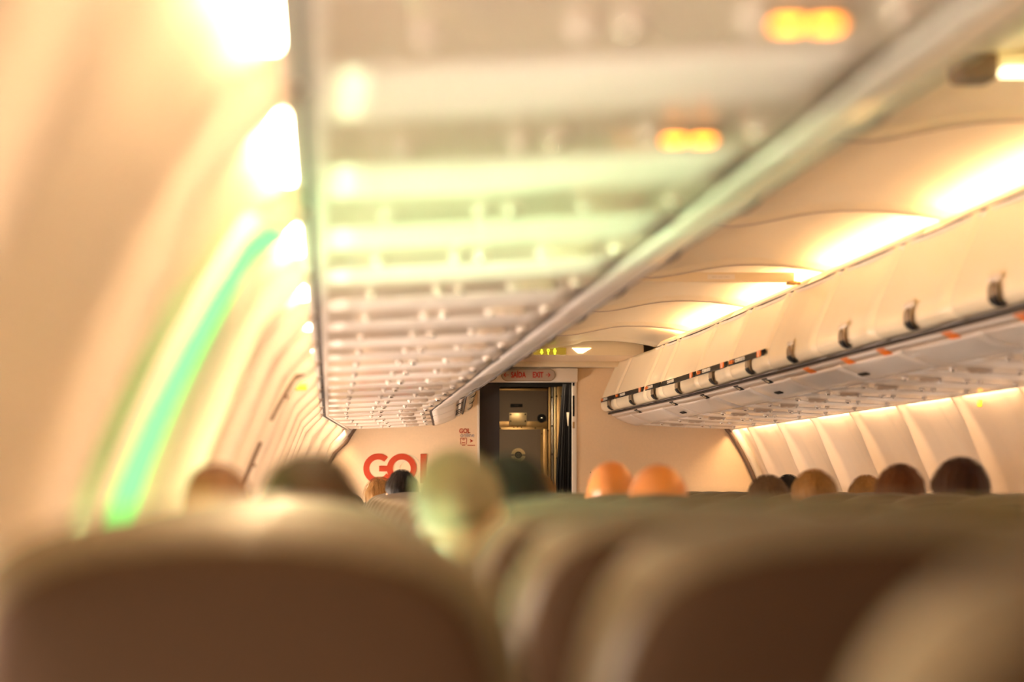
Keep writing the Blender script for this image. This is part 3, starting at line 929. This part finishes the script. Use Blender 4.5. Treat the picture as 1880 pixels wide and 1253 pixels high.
LX = [(-.07,'window'),(.40,'middle'),(.87,'aisle')]
RX = [(2.00,'aisle'),(2.465,'middle'),(2.93,'window')]
proto = make_seat()
bpy.context.view_layer.update()
first = True
SPEC = {('L',0,'middle'):'dark-backed seat with pale edge filling the bottom right corner of the picture',
        ('L',1,'window'):'large blurred brown seat back filling the bottom left of the picture',
        ('L',1,'middle'):'dark seat back with cream left edge, directly right of the largest blurred seat',
        ('L',2,'middle'):'blurred seat with green-lit top between largest seat and dark seat',
        ('L',2,'window'):'blurred seat top just showing over the largest foreground seat back',
        ('L',1,'aisle'):'aisle seat beside the dark cream-edged middle seat'}
def place_seat(rel, d, side, pos, i):
    global first
    if first: o = proto; first = False
    else: o = copy_tree(proto)
    x = CX+rel+(.028 if i == 0 else 0)
    if side == 'L': x += .16*ramp(d)
    else: x -= .03*ramp(d)
    o.location = (x, d, 0)
    blk = 'left' if side == 'L' else 'right'
    lab = SPEC.get((side,i,pos)) or f'leather {pos} seat of the {blk} block, {ORD[len(ROW)-1-i]} row back from the bulkhead'
    tag(o, lab, 'seat', f'seats of the {blk} block')
    return o
for i, d in enumerate(ROW):
    if d > 15.9: continue
    for rel, pos in LX:
        if i == 0 and pos != 'middle': continue
        place_seat(rel, d, 'L', pos, i)
    if d > 4.4:
        for rel, pos in RX: place_seat(rel, d, 'R', pos, i)

# ------------------------------------------------------------------ people
def remesh(bm, vox, smooth=4):
    me = bpy.data.meshes.new('t'); bm.to_mesh(me); bm.free()
    t = bpy.data.objects.new('t', me); COL.objects.link(t)
    m = t.modifiers.new('r','REMESH'); m.mode = 'VOXEL'; m.voxel_size = vox; m.use_smooth_shade = True
    s_ = t.modifiers.new('s','SMOOTH'); s_.iterations = smooth; s_.factor = .5
    dg = bpy.context.evaluated_depsgraph_get()
    out = bpy.data.meshes.new_from_object(t.evaluated_get(dg))
    bpy.data.objects.remove(t); bpy.data.meshes.remove(me)
    for p in out.polygons: p.use_smooth = True
    return out
def limb(bm, a, b, ra, rb, n=10):
    a, b = Vector(a), Vector(b)
    for i in range(n+1):
        t = i/n; p = a.lerp(b, t); q = ra+(rb-ra)*t
        ball(bm, p, (q,q,q), 2)
# head top at z=0, facing +y; body seated below
def head_bm():
    bm = bmesh.new()
    ball(bm, (0,-.005,-.095), (.077,.096,.095), 3)         # skull
    ball(bm, (0,.025,-.150), (.060,.070,.078), 3)          # face
    ball(bm, (0,.055,-.205), (.034,.036,.026), 2)          # chin
    ball(bm, (0,.103,-.135), (.010,.016,.024), 2); ball(bm, (0,.112,-.150), (.014,.013,.010), 2)   # nose
    for sx in (-1,1):
        ball(bm, (sx*.079,-.004,-.130), (.009,.020,.032), 2)     # ear
        ball(bm, (sx*.036,.072,-.150), (.022,.020,.018), 2)      # cheek
        ball(bm, (sx*.028,.082,-.103), (.022,.012,.008), 2)      # brow
    limb(bm, (0,-.022,-.17), (0,-.045,-.29), .055, .060, 8)
    return bm
def body_mesh():
    bm = head_bm()
    ball(bm, (0,-.045,-.42), (.165,.100,.150), 3); ball(bm, (0,-.05,-.56), (.150,.105,.16), 3); ball(bm, (0,-.03,-.69), (.165,.130,.085), 3)
    for sx in (-1,1):
        limb(bm, (sx*.08,-.045,-.315), (sx*.17,-.045,-.345), .050, .055, 6)
        limb(bm, (sx*.175,-.045,-.35), (sx*.195,.02,-.60), .052, .042)
        limb(bm, (sx*.195,.02,-.60), (sx*.10,.20,-.66), .040, .028)
        # hand: palm, fingers, thumb resting on the thigh
        ball(bm, (sx*.085,.235,-.668), (.038,.045,.016), 2)
        for k in range(4):
            x = sx*(.085+.030-.020*k); L = (.060,.072,.066,.050)[k]
            limb(bm, (x,.265,-.668), (x-sx*.004,.265+L,-.684), .0095, .0075, 8)
        limb(bm, (sx*.055,.225,-.664), (sx*.030,.262,-.672), .011, .009, 6)
        limb(bm, (sx*.085,0,-.70), (sx*.10,.40,-.68), .072, .055)
        limb(bm, (sx*.10,.42,-.69), (sx*.10,.40,-1.10), .055, .038)
        ball(bm, (sx*.10,.45,-1.15), (.042,.11,.035), 2)
    return remesh(bm, .0085, 4)
BODY = body_mesh()
def shirt_mesh():
    bm = bmesh.new()
    ball(bm, (0,-.045,-.42), (.172,.108,.155), 3); ball(bm, (0,-.05,-.56), (.158,.113,.165), 3); ball(bm, (0,-.03,-.69), (.170,.136,.075), 3)
    limb(bm, (0,-.043,-.285), (0,-.046,-.36), .066, .095, 5)
    for sx in (-1,1):
        limb(bm, (sx*.08,-.045,-.318), (sx*.17,-.045,-.345), .056, .061, 6)
        limb(bm, (sx*.175,-.045,-.35), (sx*.195,.02,-.60), .059, .051)
        limb(bm, (sx*.195,.02,-.60), (sx*.125,.155,-.645), .049, .040)
    return remesh(bm, .011, 4)
def trouser_mesh():
    bm = bmesh.new(); ball(bm, (0,-.02,-.70), (.172,.135,.080), 3)
    for sx in (-1,1):
        limb(bm, (sx*.085,0,-.705), (sx*.10,.40,-.685), .078, .062)
        limb(bm, (sx*.10,.42,-.69), (sx*.10,.40,-1.08), .063, .052)
    return remesh(bm, .012, 3)
SHIRT, TROUS = shirt_mesh(), trouser_mesh()
def hair_mesh(seed, vol, length, rough_amp):
    """cap of combed strands over the skull"""
    bm = bmesh.new(); nu, nv = 120, 34
    rows = []
    off = Vector((seed*3.7, seed*1.3, 0))
    for i in range(nv+1):
        t = i/nv
        row = []
        for j in range(nu):
            a = 2*PI*j/nu          # a=0 faces forward (+y)
            front = math.cos(a)
            maxph = 1.30+length*(.5-.5*front)-.18*max(0,front)     # reaches lower at the nape
            ph = maxph*t
            d = Vector((math.sin(ph)*math.sin(a), math.sin(ph)*math.cos(a), math.cos(ph)))
            tuft = noise.noise(Vector((a*9+seed, ph*1.3, seed)))*.6+noise.noise(Vector((a*24+seed*2, ph*2.4, 3)))*.4
            lump = noise.noise(d*3.1+off)
            rr = 1+ (vol + rough_amp*tuft + .35*vol*lump)*(1 if t < .93 else (1-t)/.07*.9+.1)
            p = Vector((.077*d.x*rr, -.005+.097*d.y*rr, -.095+.096*d.z*rr))
            row.append(p)
        rows.append(row)
    vr = grid(bm, rows[1:], True)
    top = bm.verts.new(sum((v.co for v in vr[0]), Vector())/nu+Vector((0,0,.001)))
    for j in range(nu): bm.faces.new((vr[0][j], vr[0][(j+1)%nu], top))
    # loose strands lying over the cap
    rnd = random.Random(seed)
    for k in range(420):
        a = rnd.uniform(0,2*PI); ph = rnd.uniform(.05,1.2); L = rnd.uniform(.15,.5)
        pts = []
        for q in range(4):
            p_ = ph+L*q/3; aa = a+rnd.uniform(-.05,.05)
            rr = 1+vol+rough_amp*1.2+rnd.uniform(0,.04)*(q/3)
            pts.append(Vector((.077*math.sin(p_)*math.sin(aa)*rr, -.005+.097*math.sin(p_)*math.cos(aa)*rr, -.095+.096*math.cos(p_)*rr)))
        w = .0011
        va = [bm.verts.new(p+Vector((w*math.cos(a),-w*math.sin(a),0))) for p in pts]
        vb = [bm.verts.new(p-Vector((w*math.cos(a),-w*math.sin(a),0))) for p in pts[:-1]]
        for q in range(3):
            if q < 2: bm.faces.new((va[q],va[q+1],vb[q+1],vb[q]))
            else: bm.faces.new((va[2],va[3],vb[2]))
    me = bpy.data.meshes.new('hair'); bm.to_mesh(me); bm.free()
    for p in me.polygons: p.use_smooth = True
    return me
def hairmat(name, c, var=.5): return mat(name, c, .6, var=var, scale=30, bump=.6, bscale=90, stretch=(3,3,.5), spec=.2)
HM = dict(brown=hairmat('brown_hair',(.12,.045,.016)), dark=hairmat('dark_brown_hair',(.040,.016,.008)), black=hairmat('black_hair',(.010,.007,.006)),
          grey=hairmat('grey_hair',(.40,.33,.25),.3), pale=hairmat('pale_grey_hair',(.30,.23,.15),.6), fair=hairmat('fair_brown_hair',(.30,.16,.055)), ash=hairmat('ash_brown_hair',(.13,.085,.055)))
SH = dict(blue=shirt('blue_cloth',(.05,.08,.16)), grey=shirt('grey_cloth',(.25,.23,.21)), white=shirt('white_cloth',(.7,.66,.6)), red=shirt('red_cloth',(.35,.06,.03)), dark=shirt('dark_cloth',(.03,.03,.035)))
TR = shirt('trouser_cloth',(.04,.045,.06))
def person(x, d, ztop, w, hair, skin, cloth, label, seed=1, vol=.10, length=.75, amp=.075, base=None):
    """x, d: metres right of and ahead of the lens; ztop above the lens; w head width; base: hips when leaning"""
    sc_ = w/.168
    base = x if base is None else base
    roll = math.atan2(x-base, .70)
    r = empty('person', (CX+x, d, 0)); tag(r, label, 'person', 'passengers')
    def add(name, me, m, sc3=1.0):
        o = bpy.data.objects.new(name, me); COL.objects.link(o)
        o.parent = r; o.location = (0,0,H+ztop); o.rotation_euler = (0,roll,0); o.scale = (sc3,)*3
        o.data.materials.clear() if False else None
        return o
    b = add('body', BODY.copy(), None, sc_); b.data.materials.clear(); b.data.materials.append(M[skin])
    s1 = add('shirt', SHIRT.copy(), None, sc_); s1.data.materials.clear(); s1.data.materials.append(SH[cloth])
    s2 = add('trousers', TROUS.copy(), None, sc_); s2.data.materials.clear(); s2.data.materials.append(TR)
    for sx in (-1,1):
        bm = bmesh.new(); ball(bm, (sx*.030,.086,-.118), (.011,.008,.008), 2)
        e = link('eye', bm, M['eye'], r); e.location = (0,0,H+ztop); e.rotation_euler=(0,roll,0); e.scale=(sc_,)*3
        bm = bmesh.new(); ball(bm, (sx*.030,.0925,-.118), (.0045,.0025,.0045), 2)
        link('iris', bm, M['iris'], e)
    bm = bmesh.new(); ball(bm, (0,.092,-.180), (.022,.007,.006), 2)
    l = link('mouth', bm, M['lip'], r); l.location=(0,0,H+ztop); l.rotation_euler=(0,roll,0); l.scale=(sc_,)*3
    if hair:
        o = add('hair', hair_mesh(seed, vol, length, amp), None, sc_); o.data.materials.append(HM[hair])
    return r
def at(px, d): return (px-VPX)*d/FPX
def zt(py, d): return (VPY-py)*d/FPX
def at(px, d): return (px-VPX)*d/FPX
def zt(py, d): return (VPY-py)*d/FPX
def sit(px, row, py, w, *a, base=None, **k):
    d = ROW[row]+.30
    person(at(px,d), d, zt(py,d), w, *a, base=base, **k)
sit(570, 3, 851, .160, 'dark', 'skin', 'dark', 'passenger with blurred dark brown hair just above the large foreground seat', 1)
sit(390, 4, 866, .125, 'brown', 'skin2', 'white', 'brown-haired passenger leaning close to the left wall', 2, base=-.09)
sit(824, 3, 846, .118, 'pale', 'skin2', 'white', 'pale grey-haired passenger, blurred, in front of the left of the doorway', 3, vol=.16, amp=.08, base=.34)
sit(934, 4, 850, .145, 'black', 'skin', 'dark', 'dark-haired passenger beside the pale grey-haired one', 4, base=.38)
sit(695, 16, 887, .160, 'fair', 'skin', 'grey', 'curly fair-haired passenger far ahead below the logo', 5, vol=.18, amp=.16, base=.37)
sit(738, 14, 870, .155, 'black', 'skin', 'blue', 'black-haired passenger just below the large logo', 6, vol=.14)
sit(990, 12, 877, .140, 'fair', 'skin2', 'grey', 'fair-haired passenger low in front of the doorway', 7, vol=.12)
sit(1122, 8, 847, .160, None, 'skin3', 'blue', 'farther of the two bald passengers', 8)
sit(1208, 7, 852, .180, None, 'skin3', 'white', 'nearer of the two bald passengers', 9)
sit(1406, 12, 881, .178, 'ash', 'skin', 'grey', 'ash-brown-haired passenger, leftmost in the right block', 10, vol=.12, base=1.98)
sit(1447, 16, 877, .160, 'black', 'skin', 'dark', 'black-haired passenger peeking between two brown heads in the right block', 11)
sit(1491, 11, 871, .175, 'fair', 'skin2', 'red', 'passenger with streaked golden brown hair in the right block', 12, vol=.12, base=2.0)
sit(1590, 13, 879, .160, 'fair', 'skin', 'blue', 'light brown-haired passenger partly hidden by a larger brown head', 13)
sit(1652, 10, 862, .180, 'brown', 'skin', 'grey', 'brown-haired passenger second from the right edge', 14, vol=.12)
sit(1766, 9, 852, .182, 'dark', 'skin', 'dark', 'very dark-haired passenger, rightmost in the right block', 15, vol=.14, base=2.07)
